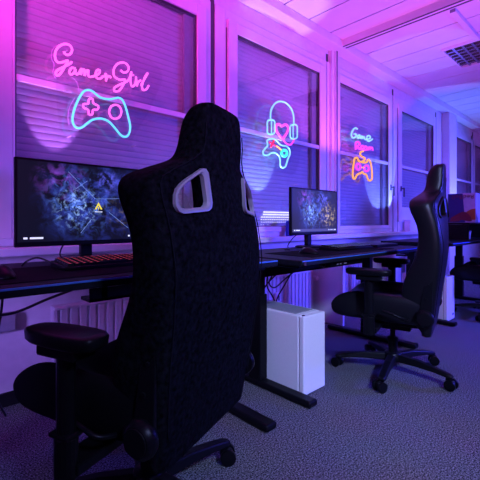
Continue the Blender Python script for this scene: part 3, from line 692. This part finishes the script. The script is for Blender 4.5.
    ss.build('seat_stitching', M['stitch'], seat, smooth=True)
    # hinge covers, recliner bracket and lever
    for sx in (-1, 1):
        h = MB().lathe([(.046, 0), (.049, .008), (.047, .020), (.036, .030)], (sx*.268, -.205, .415), (sx, 0, 0), 28).build('hinge_cover', M['bplast'], r)
        autosmooth(h); MB().lathe([(.034, .0301), (.033, .033), (.015, .034)], (sx*.268, -.205, .415), (sx, 0, 0), 24).build('hinge_cap', M['bmetal'], h)
        MB().loft([[(sx*a, y, z) for y, z in ((-.24, .43), (-.175, .43), (-.205, .62), (-.245, .62))] for a in (.262, .274)]).build('recliner_arm', M['bmetal'], r, bevel=.003)
        for by, bz in ((-.224, .595), (-.212, .52)): MB().cyl((sx*.274, by, bz), (sx*.279, by, bz), .006, seg=10).build('bolt', M['bmetal'], r)
    MB().tube(catmull([(-.27, -.12, .40), (-.31, -.10, .41), (-.32, -.05, .43), (-.32, .0, .44)], n=4), .007, 8).build('recliner_lever', M['bplast'], r, smooth=True)
    # armrests
    for sx in (-1, 1):
        a = thing('armrest', None, None, (0, arm_y, 0)); a.parent = r
        ax = sx*arm_x
        P = []
        def pad(z, k, inset=0):
            out = []
            for i in range(28):
                q = 2*PI*i/28; ce, se = math.cos(q), math.sin(q)
                x = .050*k*math.copysign(abs(ce)**.55, ce); y = (.122*k)*math.copysign(abs(se)**.6, se)
                x *= 1-.18*max(0, y/.122)
                out.append((ax+x, y+.0, z))
            return out
        pm = MB().loft([pad(arm_z-.034, .90), pad(arm_z-.028, .98), pad(arm_z-.008, 1.0), pad(arm_z-.002, .95), pad(arm_z, .84)])
        autosmooth(pm.build('arm_pad', M['bplast'], a), 60)
        MB().box(ax-.035, ax+.035, -.07, .06, arm_z-.062, arm_z-.0345).build('pad_slider', M['bplast'], a, bevel=.006)
        MB().loft([[(ax+.020*math.cos(q), -.005+.026*math.sin(q), z) for q in [PI*k/8 for k in range(16)]] for z in (.40, arm_z-.0625)]).build('arm_post', M['bplast'], a, smooth=False, bevel=.002)
        MB().loft([[(ax+.025*math.cos(q), -.005+.032*math.sin(q), z) for q in [PI*k/8 for k in range(16)]] for z in (.31, .41)]).build('post_sleeve', M['bplast'], a, bevel=.003)
        MB().box(ax-.026, ax+.026, -.038, .028, .4105, .422).build('sleeve_ring', M['bplast'], a, bevel=.004)
        MB().box(min(sx*.12, ax), max(sx*.12, ax), -.045, .035, .318, .345).build('arm_bracket', M['bmetal'], a, bevel=.004)
    # mechanism, gas lift and base
    MB().box(-.13, .13, -.16, .14, .318, .350).box(-.06, .06, -.11, .09, .275, .3185).build('tilt_mechanism', M['bmetal'], r, bevel=.008)
    MB().tube(catmull([(.10, .05, .30), (.20, .06, .292), (.27, .06, .30)], n=4), .006, 8).build('tilt_lever', M['bplast'], r, smooth=True)
    g = MB().cyl((0, 0, .19), (0, 0, .277), .015).build('gas_piston', M['bmetal'], r); autosmooth(g)
    g = MB().lathe([(.027, .07), (.027, .19), (.033, .192), (.033, .215), (.024, .22)], (0, 0, 0), (0, 0, 1)).build('gas_lift', M['bplast'], r); autosmooth(g)
    hb = MB().lathe([(.038, .068), (.055, .075), (.058, .105), (.048, .122), (.030, .128)], (0, 0, 0), (0, 0, 1), 28).build('base_hub', M['bplast'], r); autosmooth(hb)
    for k in range(5):
        q = math.radians(base_ang-facing+90+72*k); d = Vector((math.cos(q), math.sin(q), 0)); n_ = Vector((-d.y, d.x, 0))
        def sec(t, w, z0, z1): 
            p = d*t; return [p-n_*w+Vector((0, 0, z0)), p+n_*w+Vector((0, 0, z0)), p+n_*w*.72+Vector((0, 0, z1)), p-n_*w*.72+Vector((0, 0, z1))]
        lg = MB().loft([sec(.045, .030, .076, .118), sec(.16, .027, .078, .114), sec(.26, .025, .074, .100), sec(.325, .024, .066, .088), sec(.348, .018, .066, .080)]).build('base_leg', M['bmetal'], r, bevel=.006)
        cp = d*.320; sw = n_ if k % 2 else (n_*.8+d*.6).normalized(); fw = Vector((sw.y, -sw.x, 0)); wc = cp+fw*.018+Vector((0, 0, .030))
        ca = MB().cyl(cp+Vector((0, 0, .045)), cp+Vector((0, 0, .068)), .011, seg=12).lathe([(.016, -.010), (.020, -.006), (.020, .006), (.016, .010)], wc+Vector((0, 0, .008)), sw, 16).build('caster', M['bplast'], r)
        autosmooth(ca)
        for s_ in (-1, 1):
            wh = MB().lathe([(.020, -.010), (.029, -.008), (.030, -.004), (.030, .004), (.029, .008), (.020, .010)], wc+sw*(.0215*s_), sw, 24).build('caster_wheel', M['bplast'], ca); autosmooth(wh)
    return r
gaming_chair('large black suede gaming chair in the foreground with silver framed back openings', (.620, 1.100), 111, 0, M['suede'], M['suede2'], M['silver'], .668, .338, -.02)
gaming_chair('black leather gaming chair seen from the side at the middle desk', (2.285, 1.05), 105, 195, M['leather'], M['leather'], M['bplast'], .672, .345, .07)
gaming_chair('black gaming chair cut off by the right picture edge at the far right desk', (4.33, 1.0), 95, 180, M['leather'], M['leather'], M['bplast'], .60)

GROUPS = {'neon sign': 'neon signs on the windows', 'desk': 'standing desks along the window wall', 'monitor': 'monitors on the desks',
          'keyboard': 'keyboards on the desks', 'mouse': 'mice on the desks', 'desk mat': 'mats under the keyboards', 'cable': 'cables around the desks',
          'computer': 'white towers on the floor', 'radiator': 'radiators under the windows', 'chair': 'gaming chairs at the desks'}
for o in C.objects:
    if o.parent is None and o.get('category') in GROUPS: o['group'] = GROUPS[o['category']]
# ------------------------------------------------------------------ light
def area(name, loc, target, size, power, col, spread=PI):
    l = bpy.data.lights.new(name, 'AREA'); l.shape = 'DISK'; l.size = size; l.energy = power; l.color = col; l.spread = spread
    o = bpy.data.objects.new(name, l); C.objects.link(o); o.location = loc
    o.rotation_euler = (Vector(target)-Vector(loc)).to_track_quat('-Z', 'Y').to_euler(); return o
def spot(name, loc, target, half, blend, power, col, rad=.01):
    l = bpy.data.lights.new(name, 'SPOT'); l.spot_size = math.radians(2*half); l.spot_blend = blend; l.energy = power; l.color = col; l.shadow_soft_size = rad
    o = bpy.data.objects.new(name, l); C.objects.link(o); o.location = loc
    o.rotation_euler = (Vector(target)-Vector(loc)).to_track_quat('-Z', 'Y').to_euler(); return o
MAG, LAV, BLU, SKY = (1., .06, .80), (.62, .18, 1.), (.06, .055, 1.), (.17, .25, 1.)
PNK = (1., .14, .88)
area('magenta lamp', (-.7, 1.0, 2.3), (1.0, 2.3, 2.55), .4, 14, (1., .035, .66), math.radians(72))
spot('ceiling wash', (3.3, 1.2, 1.0), (3.3, 1.2, 2.77), 56, .07, 88, PNK, .05)
area('ceiling wash left', (.4, -.8, 1.2), (1.0, .6, 2.77), .5, 8, (.95, .12, .9), math.radians(130))
spot('ceiling wash far', (9.2, .3, 1.0), (9.2, .3, 2.77), 56, .07, 55, (.42, .11, 1.), .05)
area('pale blue lamp', (.2, -1.4, 2.3), (1.9, 1.1, .1), .4, 20, (.36, .44, 1.), math.radians(60))
area('blue lamp right', (4.5, -1.2, 1.3), (3.4, 1.9, .7), .5, 95, BLU, math.radians(110))
area('blue lamp far', (7.0, -.6, 1.8), (6.5, 2.0, 1.2), .6, 55, (.09, .08, 1.), math.radians(80))
area('added blue fill left', (-1.2, .9, .9), (.6, 2.15, .55), .4, 4.5, (.32, .17, 1.), math.radians(60))  # unseen fill light, added to brighten the lower left wall and radiator
spot('sill lamp', (.67, 1.90, .84), (.67, 2.26, 1.75), 13, .06, 60, LAV)
spot('sill lamp', (2.30, 1.90, .84), (2.30, 2.26, 1.6), 19, .15, 45, (.25, .38, 1.))
spot('sill lamp', (4.45, 1.75, .82), (4.45, 2.25, 1.5), 24, .06, 80, SKY)
spot('ceiling lamp beam', (2.44, 2.0, .84), (2.44, 2.1, 2.7), 14, .5, 90, (.6, .5, 1.))
spot('desk lamp', (4.30, 1.65, .85), (4.30, 1.65, 2.2), 17, .05, 45, SKY)
spot('sill lamp', (6.75, 1.95, .82), (6.75, 2.1, 2.2), 35, .08, 110, SKY)

wd = bpy.data.worlds.new('World'); scene.world = wd; wd.use_nodes = True
wd.node_tree.nodes['Background'].inputs[0].default_value = (.02, .015, .06, 1); wd.node_tree.nodes['Background'].inputs[1].default_value = .3

# ------------------------------------------------------------------ camera
cd = bpy.data.cameras.new('Camera'); cam = bpy.data.objects.new('Camera', cd); C.objects.link(cam)
cam.location = (0, 0, .93)
cam.rotation_euler = (PI/2, 0, math.radians(46.9-90))
cd.sensor_fit = 'HORIZONTAL'; cd.sensor_width = 36; cd.lens = 374/480*36; cd.shift_y = -18/480; cd.clip_start = .02; cd.clip_end = 100
scene.camera = cam
vs = scene.view_settings
scene.display_settings.display_device = 'sRGB'
vs.view_transform = 'Standard'; vs.look = 'None'; vs.exposure = 0.; vs.gamma = 1.; vs.use_curve_mapping = False
